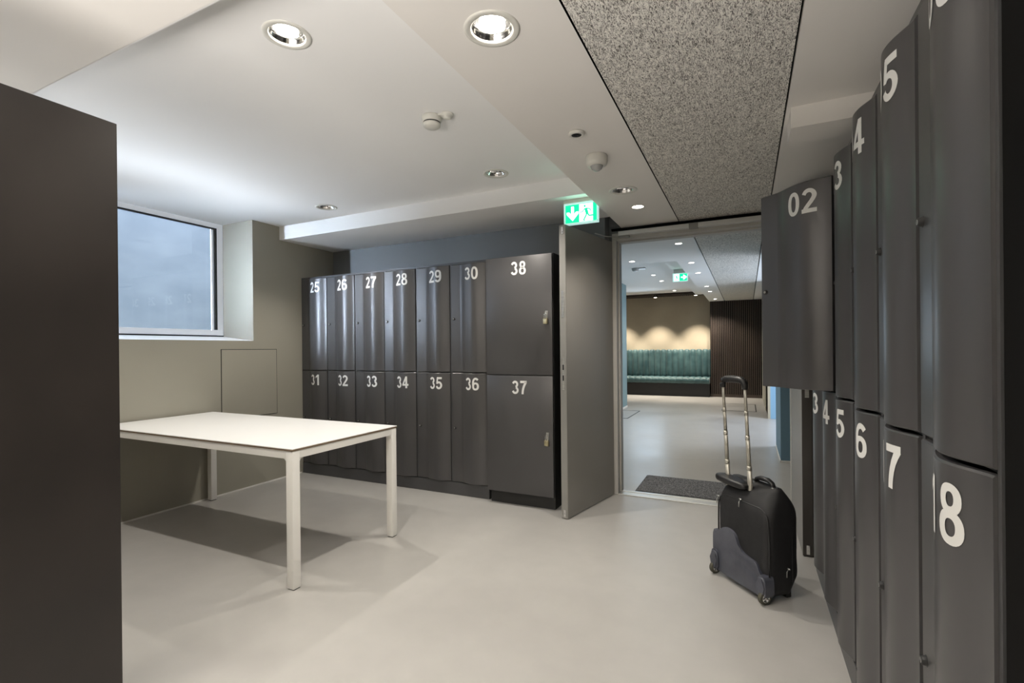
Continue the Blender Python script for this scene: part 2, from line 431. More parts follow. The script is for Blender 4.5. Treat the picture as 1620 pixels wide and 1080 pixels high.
def add_lock(par, x, z, y=0):
    if lock_me[0] is None:
        b = B(); rx = Matrix.Rotation(R(90), 4, 'X')
        b.lathe([(0, .010), (.0075, .010), (.0095, .0085), (.0105, 0), (.0125, 0), (.0125, -.002)], 18, mi=0, mtx=rx)
        b.lathe([(0, .0104), (.0055, .0104), (.006, .0095)], 14, mi=1, mtx=rx); b.box(-.0011, .0011, -.0109, -.0103, -.004, .004, mi=0)
        o = b.obj('lock', ['rubber', 'steel'], par); lock_me[0] = o.data
    else:
        o = bpy.data.objects.new('lock', lock_me[0]); C.objects.link(o); o.parent = par
    o.location = (x, y, z); return o

def triple_unit(label, loc, rz, upper, lower, depth=.43, opened=None, ncx=.338):
    t = thing('locker_unit', label, 'lockers', loc, rz, None)
    W = 1.11
    b = B()
    b.box(0, .012, .0, depth, 0, 2.03); b.box(W - .012, W, .0, depth, 0, 2.03)
    b.box(.012, W - .012, depth - .012, depth, .02, 2.03)
    b.box(.012, W - .012, .0, depth - .012, 2.012, 2.03)
    b.box(.012, W - .012, .008, depth - .012, .10, .114)
    b.box(.012, W - .012, .008, depth - .012, 1.0645, 1.0735)
    for k in (1, 2): b.box(.37 * k - .009, .37 * k + .009, .002, depth - .012, .114, 2.012)
    b.obj('carcass', 'paint_frame', t)
    b = B(); b.box(.001, W - .001, -.006, .02, 0, .108, .002); b.obj('plinth', 'paint_frame', t)
    sf = lambda x: -prof((x + DWID) / DWID)
    for row, (nums, (z0, z1)) in enumerate(((upper, H_UP), (lower, H_LO))):
        for k, nm in enumerate(nums):
            d = get_door(z1 - z0, 'door', t)
            d.location = (.37 * (k + 1) - .012, -.006, z0)
            number_mesh(nm, sf, -DWID * ncx, z1 - z0 - .035, d)
            add_lock(d, -DWID + .022, (1.537 if row == 0 else .585) - z0)
            if nm == opened:
                d.rotation_euler = (0, 0, R(50)); d.location.y -= .01
                tag(d, 'curved grey door numbered 02, swung open')
    return t
triple_unit('grey curved-door locker unit in the far left corner, starting with door 25', (-4.187, 3.62, 0), 0, ['25', '26', '27'], ['31', '32', '33'], ncx=.385)
triple_unit('grey curved-door locker unit in the middle of the back wall, doors 28 to 30', (-3.076, 3.612, 0), 0, ['28', '29', '30'], ['34', '35', '36'], ncx=.385)
triple_unit('grey curved-door locker unit by the doorway at right, with door 02 hanging open', (.352, 3.222, 0), R(-90), ['01', '02', '03'], ['13', '14', '15'], .5, '02')
triple_unit('nearest grey curved-door locker unit at the right edge, with numbers 17 and 18', (.352, 2.11, 0), R(-90), ['04', '05', '06'], ['16', '17', '18'], .5)

# flat wide unit 38 / 37
t = thing('wide_locker_unit', 'wide flat-door locker unit numbered 38 and 37, next to the open door', 'lockers', (-1.945, 3.55, 0))
W = .592
b = B(); dp = .49
b.box(0, .012, 0.004, dp, .1, 2.02); b.box(.012, W - .012, dp - .012, dp, .1, 2.02); b.box(.012, W - .012, .004, dp, 2.006, 2.02)
b.box(.012, W - .012, .004, dp, .1, .114); b.box(.012, W - .012, .004, dp, 1.052, 1.066)
b.obj('carcass', 'paint_frame', t)
b = B(); b.box(W - .012, W, .004, dp, .1, 2.02); b.obj('side_panel', 'paint_dark', t)
b = B(); b.box(.01, W - .01, .035, dp - .03, 0, .1); b.obj('plinth', 'paint_dark', t)
for nm, z0, z1 in (('38', 1.0625, 2.012), ('37', .108, 1.0555)):
    b = B(); b.box(0, W - .010, -.018, .002, 0, z1 - z0, .002)
    d = b.obj('door', 'paint', t, loc=(.005, 0, z0), auto=30)
    number_mesh(nm, lambda x: -.018, .297, z1 - z0 - .04, d)
    zz = z1 - z0
    lz = (1.535 if nm == '38' else .585) - z0
    b = B(); b.box(.524, .546, -.0195, -.017, lz - .028, lz + .03, .002); b.box(.53, .536, -.03, -.019, lz - .008, lz + .01, .001); b.obj('hasp', 'steel', d)
    # padlock: hangs on the hasp, a thing of its own
    pl = thing('padlock', 'small silver padlock hanging on the ' + ('upper wide locker door, numbered 38' if nm == '38' else 'lower wide locker door, numbered 37'), 'padlock', (-1.945 + .005 + .533, 3.55 - .034, z0 + lz - .05), R(-18)); pl.scale = (1.35, 1.35, 1.35)
    b = B(); b.box(-.0145, .0145, -.007, .007, -.017, .014, .003); b.obj('body', 'brass', pl, auto=40)
    b = B(); b.tube([(-.009, 0, .012), (-.009, 0, .036)] + [(.009 * math.cos(a), 0, .038 + .009 * math.sin(a)) for a in [PI - PI * i / 8 for i in range(9)]] + [(.009, 0, .012)], .0026, 8)
    b.obj('shackle', 'chrome', pl)

# ------------------------------------------------------------------ tall cabinet at left, black panel at right
t = thing('tall_cabinet', 'tall brown-black cabinet side filling the left edge', 'cabinet', (-1.878, .886, 0))
b = B(); b.box(-.5, 0, -2.4, 0, .0, 2.03, .002); b.obj('side_panel', 'cabinet', t)
t = thing('black_cabinet', 'tall black panel past the nearest locker at the right edge', 'cabinet', (.352, .99, 0))
b = B(); b.box(0, .5, -.9, 0, 0, 2.28, .002); b.obj('side_panel', 'black', t)

# ------------------------------------------------------------------ table
TX0, TX1, TY0, TY1, TH = -4.165, -2.165, 1.80, 2.655, .752
t = thing('table', 'large white rectangular table against the greige wall', 'table', (TX0, TY0, 0))
LX, LY = TX1 - TX0, TY1 - TY0
b = B(); b.box(0, LX, 0, LY, TH - .005, TH, .001)
o = b.obj('tabletop', 'top', t)
b = B(); b.box(.001, LX - .001, .001, LY - .001, TH - .013, TH - .005); b.obj('tabletop_edge', 'ply', t)
b = B(); fz0, fz1 = TH - .057, TH - .0145; q = .04
b.box(.004, LX - .004, .004, q, fz0, fz1, .002); b.box(.004, LX - .004, LY - q, LY - .004, fz0, fz1, .002)
b.box(.004, q, q, LY - q, fz0, fz1, .002); b.box(LX - q, LX - .004, q, LY - q, fz0, fz1, .002)
b.obj('frame', 'white', t)
for sx in (0, 1):
    for sy in (0, 1):
        b = B(); lw = .05
        x0 = .003 if sx == 0 else LX - lw - .003; y0 = .003 if sy == 0 else LY - lw - .003
        b.box(x0, x0 + lw, y0, y0 + lw, .004, fz1 - .0005, .004)
        # rounded brackets into the frame
        for ax in (0, 1):
            dr = (1 if sx == 0 else -1) if ax == 0 else (1 if sy == 0 else -1)
            e = (x0 + lw if sx == 0 else x0) if ax == 0 else (y0 + lw if sy == 0 else y0)
            r_ = .026; pts = [(e - dr * .002, fz0 + .003), (e - dr * .002, fz0 - r_)] + [(e + dr * (r_ - r_ * math.cos(a)), fz0 - r_ + r_ * math.sin(a)) for a in [PI / 2 * i / 6 for i in range(7)]] + [(e + dr * r_, fz0 + .003)]
            if ax == 0: b.prism(pts, y0 + .004, y0 + lw - .004, axis=1)
            else: b.prism(pts, x0 + .004, x0 + lw - .004, axis=0)
        b.box(x0 + .004, x0 + lw - .004, y0 + .004, y0 + lw - .004, 0, .004, mi=1)
        b.obj('leg', ['white', 'rubber'], t, auto=35)

# ------------------------------------------------------------------ downlights
def spot(name, loc, power, col, size, blend=.35, rad=.02, par=None, rot=None):
    l = bpy.data.lights.new(name, 'SPOT'); l.energy = power; l.color = col; l.spot_size = R(size); l.spot_blend = blend; l.shadow_soft_size = rad
    o = bpy.data.objects.new(name, l); C.objects.link(o); o.location = loc
    if rot: o.rotation_euler = rot
    if par: o.parent = par
    return o
WARM = (1., .93, .83)
def downlight(x, y, z, label, power, bulb='bulb', size=118, group='recessed downlights', blend=.8):
    t = thing('downlight', label, 'ceiling light', (x, y, z), 0, group)
    b = B(); b.lathe([(.067, .02), (.067, -.001), (.07, -.004), (.084, -.0045), (.09, -.003), (.0905, .0005)], 40); b.obj('trim_ring', 'plastic', t)
    b = B(); b.lathe([(.067, .004), (.064, .006), (.064, .012), (.060, .014), (.058, .03), (.05, .055), (.035, .075), (.018, .083)], 40); b.obj('reflector', 'chrome', t)
    b = B(); b.lathe([(0, .018), (.02, .019), (.031, .026), (.034, .038), (.031, .05), (.02, .08), (0, .08)] if bulb == 'bulb' else [(0, .042), (.012, .043), (.02, .05), (.022, .062), (.02, .085), (0, .085)], 20)
    b.obj('bulb', bulb, t)
    spot('lamp', (0, 0, -.008), power, WARM, size, blend, .022, t)
    return t
PW = 43
downlight(-1.615, 1.34, ZC, 'round recessed downlight glaring in the white ceiling, left of the two at the top', PW)
downlight(-.73, 1.385, ZB, 'round recessed downlight glaring in the lowered band, topmost and largest', PW * .9)
downlight(-1.587, 3.05, ZC, 'round recessed downlight in the white ceiling below the smoke detector', PW, 'bulb_dim')
downlight(-3.264, 3.09, ZC, 'round recessed downlight in the white ceiling nearest the window', PW, 'bulb_dim')
downlight(-.718, 3.18, ZB, 'round recessed chrome downlight in the band just before the exit sign', PW * .8, 'bulb_dim')
downlight(-3.264, 1.34, ZC, 'round recessed downlight hidden above the tall brown-black cabinet', PW, 'bulb_dim')
for x, y in ((-1.615, -.6), (-3.264, -.6)): downlight(x, y, ZS, 'round recessed downlight behind the camera in the lowered ceiling', PW * .35, 'bulb_dim')
for x, y in ((-.73, -.5), (-.73, -2.1)): downlight(x, y, ZB, 'round recessed downlight behind the camera in the band', PW * .35, 'bulb_dim')

def small_light(x, y, z, label, power, r=.045, size=120, group='small corridor downlights', es='led', flush=True):
    t = thing('small_downlight', label, 'ceiling light', (x, y, z), 0, group)
    b = B(); b.lathe([(r * .8, .002), (r * .8, -.002), (r, -.003), (r * 1.06, -.0005)], 24); b.obj('trim_ring', 'plastic', t)
    b = B(); b.lathe([(0, -.0025), (r * .8, -.0015), (r * .8, .002)], 24); b.obj('diffuser', es, t)
    spot('lamp', (0, 0, -.012), power, (1, .9, .76), size, .6, .02, t)
    return t
small_light(-.707, 3.60, ZB, 'small flush glowing light in the band beside the exit sign', 9, .05, group=None)

# ------------------------------------------------------------------ ceiling devices
t = thing('smoke_detector', 'white smoke detector with a small side disc on the white ceiling', 'smoke detector', (-1.502, 2.152, ZC))
b = B(); b.lathe([(0, 0), (.052, 0), (.054, -.006), (.052, -.02), (.05, -.026)], 36); b.obj('base', 'plastic', t)
b = B(); b.lathe([(.05, -.026), (.047, -.03), (.044, -.031), (.044, -.037), (.047, -.038), (.046, -.05), (.036, -.058), (0, -.06)], 36); b.obj('head', 'plastic', t)
b = B(); b.lathe([(.0445, -.031), (.0452, -.0315), (.0452, -.0365), (.0445, -.037)], 36); b.obj('slot', 'rubber', t)
b = B(); b.prism([(.03, -.018), (.1, -.012), (.1, .03), (.02, .035)], -.008, 0); b.obj('bracket', 'plastic', t)
b = B(); b.lathe([(0, 0), (.034, 0), (.035, -.005), (.03, -.012), (.02, -.013), (.02, -.022), (.014, -.026), (0, -.026)], 28, c=(.09, .012, 0)); b.obj('indicator', 'plastic', t)
t = thing('ceiling_sensor', 'small flat round white sensor with dark centre in the band', 'sensor', (-.724, 2.23, ZB))
b = B(); b.lathe([(0, 0), (.038, 0), (.04, -.004), (.037, -.012), (.028, -.015), (.024, -.012)], 32); b.obj('housing', 'plastic', t)
b = B(); b.lathe([(0.024, -.012), (.02, -.009), (0, -.009)], 28); b.box(-.012, -.002, -.008, .006, -.016, -.01); b.box(.002, .012, -.008, .006, -.016, -.01); b.obj('grille', 'rubber', t)
t = thing('motion_detector', 'domed white motion detector hanging under the band', 'sensor', (-.716, 2.55, ZB))
b = B(); b.lathe([(0, 0), (.056, 0), (.058, -.004), (.058, -.035), (.052, -.05), (.034, -.054)], 36); b.obj('housing', 'plastic', t)
b = B(); b.lathe([(.034, -.05), (.033, -.056), (.028, -.068), (.016, -.077), (0, -.08)], 28); b.obj('lens', 'lens', t)

# ------------------------------------------------------------------ exit sign
def running_man(b, ox, oz, h, y, mi):
    P = lambda u, v: (ox + u * h, y, oz + v * h)
    def rib(pts, w):
        for q in ribbon(pts, w): b.poly([P(*p) for p in q], mi)
    b.poly([P(.34 + .065 * math.cos(t), .88 + .065 * math.sin(t)) for t in [2 * PI * k / 14 for k in range(14)]], mi)
    rib([(.40, .76), (.42, .66), (.46, .52), (.49, .44)], .085)
    rib([(.40, .74), (.28, .68), (.2, .56), (.06, .56)], .03)
    rib([(.44, .74), (.56, .72), (.66, .66), (.7, .56)], .03)
    rib([(.46, .48), (.42, .34), (.34, .2), (.26, .06)], .042)
    rib([(.5, .46), (.56, .34), (.62, .3), (.74, .3), (.84, .3)], .042)
    rib([(.26, .07), (.36, .03)], .03)
def exit_sign(name, label, x0, x1, y, z0, z1, arrow, manright):
    t = thing(name, label, 'exit sign', ((x0 + x1) / 2, y, z1))
    w2 = (x1 - x0) / 2; h = z1 - z0
    b = B(); b.box(-w2, w2, .0, .02, -h, 0, .002); b.obj('light_box', 'acrylic', t)
    m_ = h * .09
    b = B(); b.poly([(-w2 + m_, -.0015, -h + m_), (w2 - m_ * .9, -.0015, -h + m_), (w2 - m_ * .9, -.0015, -m_), (-w2 + m_, -.0015, -m_)]); b.obj('sign_face', 'green', t, recalc=False)
    b = B(); iw = h - 2 * m_
    px = (w2 - m_ - iw * .98) if manright else (-w2 + m_ + .04 * h)
    b.poly([(px, -.003, -h + m_ * 1.1), (px + iw * .78, -.003, -h + m_ * 1.1), (px + iw * .78, -.003, -m_ * 1.2), (px, -.003, -m_ * 1.2)])
    # arrow
    cx = -w2 * .47 if manright else w2 * .5; cz = -h / 2; s_ = h * .33
    rot = {'down': -90, 'right': 0}[arrow]
    A = Matrix.Rotation(R(-rot), 3, 'Y')
    for poly_ in ([(-1, -.2), (.35, -.2), (.35, .2), (-1, .2)], [(1, 0), (.05, .85), (-.25, .85), (-.25, .5), (.3, 0)], [(1, 0), (.3, 0), (-.25, -.5), (-.25, -.85), (.05, -.85)]):
        b.poly([Vector((cx, -.003, cz)) + A @ Vector((u * s_, 0, v * s_)) for u, v in poly_])
    b.obj('pictogram', 'sign_white', t, recalc=False)
    b = B(); running_man(b, px - iw * .0, -h + m_ * 1.1, iw * .95, -.0042, 0); b.obj('running_figure', 'green', t, recalc=False)
    return t
t = exit_sign('exit_sign', 'green running-figure exit sign with down arrow above the open door', -1.229, -.962, 3.46, 2.19, 2.352, 'down', True)
b = B(); b.box(-.13, .13, -.01, .06, .0, ZS - 2.352, .002); b.obj('mounting_box', 'plastic', t)
for xx in (-.128, .128):
    b = B(); b.lathe([(0, .003), (.003, .003), (.003, 0)], 10, mtx=Matrix.Translation((xx, -.001, -.148)) @ Matrix.Rotation(R(90), 4, 'X')); b.obj('screw', 'steel', t)
g = bpy.data.lights.new('sign_glow', 'AREA'); g.energy = .1; g.color = (.3, 1, .7); g.size = .2
g.shape = 'RECTANGLE'; g.size_y = .12
go = bpy.data.objects.new('sign_glow', g); C.objects.link(go); go.parent = t; go.location = (0, -.02, -.08); go.rotation_euler = (R(-90), 0, 0)

# ------------------------------------------------------------------ doorway: frame, leaves, closer rail, threshold
b = B()
b.box(-1.047, -1.012, YD - .012, YD + .14, 0, 2.205, .002)
b.box(.31, .345, YD - .012, YD + .14, 0, 2.205, .002)
b.box(-1.047, .345, YD - .012, YD + .14, 2.205, 2.262, .002)
b.box(-1.012, -1.0, YD + .06, YD + .14, 0, 2.205); b.box(.30, .31, YD + .06, YD + .14, 0, 2.205); b.box(-1.0, .3, YD + .06, YD + .14, 2.193, 2.205)
struct('trim_3', b, 'alu', 'pale metal door frame around the doorway', 'door frame')
def leaf(name, label, loc, rz, L, T, side, strip):
    t = thing(name, label, 'door', loc, rz); t['kind'] = 'structure'
    b = B(); b.box(0, L - .003, 0, side * T, .006, 2.188, .001); b.obj('door_panel', 'doorleaf', t)
    b = B(); b.box(L - .003, L, side * .001, side * (T - .001), .006, 2.188); b.obj('edge_strip', strip, t)
    b = B()
    m = side * T / 2
    b.box(L, L + .002, m - .011, m + .011, .96, 1.20, .001)
    b.obj('lock_plate', 'steel', t)
    for z in (1.03, 1.11):
        b = B(); b.box(L + .002, L + .003, m - .006, m + .006, z, z + .04); b.obj('latch', 'rubber', t)
    for z in (.015, 2.12):
        b = B(); b.box(L, L + .002, m - .009, m + .009, z, z + .055, .001); b.tube([(L + .002, m, z + .02), (L + .006, m, z + .02)], .005, 10); b.obj('bolt_plate', 'chrome', t)
    b = B(); b.box(L, L + .002, m - .011, m + .011, 1.5, 1.7, .001); b.obj('guide_plate', 'steel', t)
    return t
ang = math.atan2(3.415 - 4.18, -1.205 + 1.045)
leaf('door_1', 'tall grey-brown door leaf standing open beside the wide lockers', (-1.043, 4.172, 0), ang, .775, .055, -1, 'strip')
leaf('door_2', 'second door leaf folded back against the right-hand lockers, seen edge-on', (.297, 4.172, 0), R(-90), .77, .056, 1, 'strip_dark')
t = thing('door_closer', 'long silver door closer rail above the doorway', 'door closer', (-.98, YD - .012, 2.225))
b = B(); b.box(0, 1.24, -.055, 0, .004, .04, .003); b.obj('rail', 'rail', t)
b = B(); b.box(0, .09, -.052, -.006, -.012, .004, .002); b.obj('end_block', 'strip', t)
b = B(); b.box(.57, .64, -.057, -.003, .002, .042, .001); b.obj('joint_cover', 'strip', t)
b = B(); b.tube([(-.0, -.03, -.005), (-.09, -.12, -.006), (-.13, -.3, -.014)], .006, 8, flat=.6); b.obj('arm', 'alu', t)
b = B(); b.box(-1.047, .345, YD - .03, YD, 2.283, ZB)  # solid black bar, its colour stands for the shade in the gap
struct('trim_4', b, 'black', 'black bar coloured as the shadow gap between ceiling and door head', 'trim')
b = B(); b.box(-1.03, .33, YD - .012, YD + .115, 0, .006, .002); b.box(-1.03, .33, YD + .08, YD + .115, .006, .01, .001)
struct('trim_5', b, 'steel', 'pale metal threshold strip across the doorway', 'threshold')

# doormat
t = thing('doormat', 'speckled grey doormat just past the threshold', 'mat', (-.90, 4.34, 0))
b = B(); b.box(.012, .85, .012, .575, .002, .009); b.obj('pile', 'mat', t)
b = B(); b.box(0, .862, 0, .587, 0, .0045, .001); b.obj('rubber_border', 'rubber', t)

# ------------------------------------------------------------------ corridor
b = B(); b.box(-2.53, -2.33, 4.56, 10.52, 0, 2.75)
struct('wall_corridor_left', b, 'teal_wall', 'teal wall along the left side of the corridor', 'wall')
b = B(); b.box(-2.33, -2.322, 4.56, 10.52, 0, .03); b.box(-2.53, -2.322, 10.52, 10.528, 0, .03)
struct('baseboard_corridor', b, 'white', 'thin white skirting below the teal corridor wall', 'baseboard')
b = B(); b.box(.33, 1.0, 6.08, 7.02, 0, 2.75)
struct('wall_column', b, 'blue', 'blue column at the right of the corridor, nearer one', 'column')
b = B(); b.box(.322, 1.0, 6.072, 6.08, 0, .02); b.box(.322, .33, 6.072, 7.028, 0, .02)
struct('baseboard_column', b, 'white', 'thin white skirting around the nearer blue column', 'baseboard')
b = B(); b.box(.37, 1.6, 9.65, 9.9, 0, 2.75)
struct('wall_blue', b, 'blue_bright', 'bright blue wall end farther along the corridor', 'wall')
b = B(); b.box(.33, .37, 9.64, 9.78, 0, 2.2); b.box(.33, .36, 10.9, 11.02, 0, 2.2); b.box(.345, .38, 9.78, 10.9, 0, 2.2)
struct('trim_6', b, 'cream', 'cream door frame beyond the blue wall end', 'door frame')
b = B(); b.box(.34, .6, 11.02, 14.4, 0, 2.75); b.box(.345, .6, 9.9, 11.02, 0, 2.75)
struct('wall_corridor_right', b, 'wall', 'right wall of the corridor by the slatted panel', 'wall')
b = B(); b.box(XR, 2.6, 4.32, 4.5, 0, 2.75); b.box(2.4, 2.6, 4.4, 9.8, 0, 2.75); b.box(XR, XR + .2, 4.3, 6.08, 0, 2.75)
struct('wall_corridor_side', b, 'wall', 'side wall of the corridor recess', 'wall')
b = B(); b.box(-4.2, -.83, 13.85, 14.1, 0, 2.8); b.box(-4.4, -4.2, 10.3, 14.1, 0, 2.8); b.box(-4.4, -2.53, 10.32, 10.52, 0, 2.8)
struct('wall_beige', b, 'beige', 'beige plaster wall above the teal bench', 'wall')
b = B(); b.box(-.83, .34, YF + .03, 14.1, 0, 2.8)
struct('wall_far', b, 'black', 'backing wall of the slatted panel', 'wall')
b = B(); b.box(-.83, .34, YF + .0, YF + .03, 0, .07)
struct('baseboard_far', b, 'slat', 'dark skirting below the slatted panel', 'baseboard')
t = thing('slatted_wall_panel', 'dark vertical wood slat panel at the end of the corridor', 'wall panel', (-.83, YF, 0))
b = B(); n = 27
for k in range(n):
    x = .012 + k * 1.15 / n
    b.box(x, x + .024, -.005, .028, .07, ZCOR - .003)
b.obj('slats', 'slat', t)
b = B(); b.box(-.005, 1.168, .024, .0295, .07, ZCOR); b.obj('backing', 'black', t)

# corridor ceiling
b = B(); z1 = 2.80
b.box(-.85, P0 - .014, 4.32, YF + .03, ZCOR, z1)
b.box(-4.4, -.85, 4.32, 6.9, ZCOR, z1)
struct('ceiling_corridor', b, 'ceil', 'lowered white corridor ceiling nearest the doorway', 'ceiling')
b = B(); b.box(P1 + .014, 2.6, 4.32, YF + .03, ZCOR, z1)
struct('ceiling_corridor_right', b, 'ceil', 'corridor ceiling strip right of the fibre boards', 'ceiling')
b = B(); b.box(-1.08, -.85, 6.9, 12.3, 2.52, z1)
struct('ceiling_corridor_step', b, 'ceil', 'stepped corridor ceiling strip', 'ceiling')
b = B(); b.box(-4.4, -1.08, 6.9, 12.5, ZCL, z1)
struct('ceiling_corridor_left', b, 'ceil', 'raised corridor ceiling at the left', 'ceiling')
b = B(); b.box(-4.4, -.85, 12.3, 14.1, 2.74, z1)
struct('ceiling_bench', b, 'black', 'black ceiling above the bench', 'ceiling')
t = thing('slatted_ceiling_panel', 'dark slatted ceiling strip above the teal bench', 'ceiling panel', (-3.6, 12.5, 2.655))
b = B()
for k in range(55): b.box(k * .05, k * .05 + .022, 0, 1.33, 0, .05)
b.obj('slats', 'slat', t)
b = B(); b.box(0, 2.76, 0, .04, -.03, .05); b.box(0, 2.76, .44, .5, -.03, .0); b.obj('edge_beam', 'slat', t)
ysc = [4.34, 5.75, 6.9, 8.15, 9.4, 10.65, 11.9, 13.42]
nm = ['first', 'second', 'third', 'fourth', 'fifth', 'sixth', 'last']
for k in range(7):
    b = B(); b.box(P0, P1, ysc[k] + .003, ysc[k + 1] - .003, ZCOR - .002, ZCOR + .04)
    struct('ceiling_board', b, 'wool', nm[k] + ' fibre ceiling board beyond the doorway', 'ceiling board')
b = B(); b.box(P0 - .03, P1 + .02, 4.33, YF, ZCOR + .042, ZCOR + .06)
b.box(P0 - .03, P0 - .0005, 4.33, YF, ZCOR + .03, ZCOR + .042); struct('trim_7', b, 'black', 'black backing above the corridor fibre boards', 'trim')

ords = ['nearest', 'second', 'third', 'fourth', 'fifth', 'farthest']
for k, y in enumerate((5.75, 7.14, 8.17, 10.04, 11.0, 12.8)):
    small_light(-.68, y, ZCOR, ords[k] + ' small round ceiling light in the corridor row beside the fibre boards', 17 if k < 5 else 70)
for k, (x, y, z) in enumerate(((-1.375, 5.79, ZCOR), (-1.39, 6.65, ZCOR), (-1.55, 9.3, ZCL), (-1.54, 10.2, ZCL), (-1.53, 12.07, ZCL))):
    small_light(x, y, z, ['nearest', 'second', 'third', 'fourth', 'farthest'][k] + ' small round ceiling light in the left corridor row', 17)
for k, x in enumerate((-1.165, -2.17, -3.17)):
    t = small_light(x, 13.28, 2.60, ['round spotlight above the right half of the teal bench', 'round spotlight above the middle of the teal bench', 'round spotlight above the hidden left end of the bench'][k], 140, .05, 80, 'spotlights above the bench')
    b = B(); b.lathe([(0, 0.003), (.05, 0.003), (.05, .06), (0, .06)], 20); b.obj('housing', 'black', t)
for k, y in enumerate((5.3, 7.9, 10.6)):
    pass
# ceiling detector in corridor
t = thing('ceiling_detector', 'grey detector on the raised corridor ceiling', 'smoke detector', (-1.69, 8.35, ZCL))
b = B(); b.lathe([(0, 0), (.06, 0), (.06, -.02), (.05, -.045), (0, -.05)], 24); b.obj('head', 'lens', t)
b = B(); b.box(.03, .17, -.04, .04, -.02, 0, .003); b.obj('bracket', 'lens', t)
t = exit_sign('exit_sign', 'small green exit sign with right arrow hanging in the corridor', -1.06, -.83, 8.15, 2.32, 2.455, 'right', False)
b = B(); b.box(-.1, .1, .0, .02, 0, .062); b.obj('mounting_box', 'plastic', t)

# floor hatches
def hatch(label, x0, x1, y0, y1):
    b = B()
    for a in ((x0, x1, y0, y0 + .03), (x0, x1, y1 - .03, y1), (x0, x0 + .02, y0, y1), (x1 - .02, x1, y0, y1)): b.box(*a, 0, .003)
    b.box(x0 + .02, x1 - .02, y0 + .03, y1 - .03, 0, .0015, mi=1)
    tag(b.obj('floor_hatch', ['rubber', 'floor']), label, 'floor hatch')
hatch('floor hatch outlined in dark metal in front of the slatted panel', -.46, .17, 10.55, 11.9)
hatch('floor hatch outlined in dark metal beside the teal corridor wall', -2.3, -1.93, 8.75, 9.9)

# bench
t = thing('bench_sofa', 'teal velvet bench with channelled back against the beige wall', 'sofa', (-4.1, 13.25, 0))
LB = 3.25
b = B(); b.box(0, LB, .03, .58, 0, .34, .004); b.obj('base', 'bench_base', t)
b = B()   # seat: rounded front roll with channels
nx = 420; prof_s = [(.56, .34), (.04, .33), (-.01, .35), (-.03, .40), (-.02, .46), (.02, .495), (.1, .505), (.45, .50), (.56, .5)]
rings = []
for i in range(nx + 1):
    x = LB * i / nx; ph = (x / .152) % 1; dd = .02 * (abs(math.sin(PI * ph)) ** .5 - 1)
    rings.append([b.bm.verts.new((x, y - dd * (.6 if 1 <= j <= 5 else 0), z + dd * (1 if j >= 4 and j < 8 else 0) + .004 * noise.noise(Vector((x * 6, j, 0))))) for j, (y, z) in enumerate(prof_s)])
for a, c_ in zip(rings, rings[1:]):
    for j in range(len(prof_s) - 1): b.bm.faces.new((a[j], a[j + 1], c_[j + 1], c_[j])).smooth = True
b.bm.faces.new(rings[0]); b.bm.faces.new(rings[-1][::-1])
b.obj('seat', 'velvet', t)
b = B(); prof_b = [(.56, .45), (.43, .45), (.40, .55), (.41, .8), (.43, 1.1), (.44, 1.19), (.47, 1.22), (.54, 1.22), (.59, 1.2)]
rings = []
for i in range(nx + 1):
    x = LB * i / nx; ph = (x / .152) % 1; dd = .06 * (abs(math.sin(PI * ph)) ** .55 - 1)
    rings.append([b.bm.verts.new((x, y - dd * (1 if 1 <= j <= 6 else 0), z + dd * (.5 if j >= 5 else 0))) for j, (y, z) in enumerate(prof_b)])
for a, c_ in zip(rings, rings[1:]):
    for j in range(len(prof_b) - 1): b.bm.faces.new((a[j], a[j + 1], c_[j + 1], c_[j])).smooth = True
b.bm.faces.new(rings[0]); b.bm.faces.new(rings[-1][::-1])
b.obj('backrest', 'velvet', t)

# ------------------------------------------------------------------ suitcase
U = Vector((.6688, -.7434, 0)); SA = Vector((-.146, 2.945, 0))
t = thing('suitcase', 'black soft cabin suitcase with its trolley handle pulled up', 'suitcase', SA, math.atan2(U.y, U.x))
# local: x = width 0..0.335, y = depth away from the wheel face, z up
W_, = (.345,)
def body_section(z):
    """returns (x0,x1,y0,y1,r) of the rounded rectangle at height z"""
    k = max(0, (z - .40) / .15)
    kb = max(0, (.12 - z) / .07)
    y0 = .0 + .085 * k ** 2.2
    y1 = .205 - .075 * k ** 2.6 - .03 * kb
    x0 = -.022 + .02 * k ** 2.2 + .004 * kb
    x1 = .348 - .03 * k ** 2.4 - .004 * kb
    return x0, x1, y0, y1, .045 + .012 * k
b = B(); rings = []; NZ = 26
for j in range(NZ + 1):
    z = .035 + (.55 - .035) * (j / NZ)
    x0, x1, y0, y1, r = body_section(z); r = min(r, (y1 - y0) / 2 - .002)
    pts = []
    for cx, cy, a0 in ((x1 - r, y1 - r, 0), (x0 + r, y1 - r, 90), (x0 + r, y0 + r, 180), (x1 - r, y0 + r, 270)):
        for i in range(6):
            a = R(a0 + 90 * i / 5); pts.append((cx + r * math.cos(a), cy + r * math.sin(a)))
    rings.append([b.bm.verts.new((x, y + .006 * noise.noise(Vector((x * 9, y * 9, z * 9))), z + .004 * noise.noise(Vector((x * 14, y * 14, z * 3))))) for x, y in pts])
for a, c_ in zip(rings, rings[1:]):
    n = len(a)
    for k in range(n): b.bm.faces.new((a[k], a[(k + 1) % n], c_[(k + 1) % n], c_[k])).smooth = True
b.bm.faces.new(rings[0][::-1])
x0, x1, y0, y1, r = body_section(.55)
ctr = b.bm.verts.new(((x0 + x1) / 2, (y0 + y1) / 2, .562))
for k in range(len(rings[-1])): b.bm.faces.new((rings[-1][k], rings[-1][(k + 1) % len(rings[-1])], ctr)).smooth = True
b.obj('body', 'case', t)
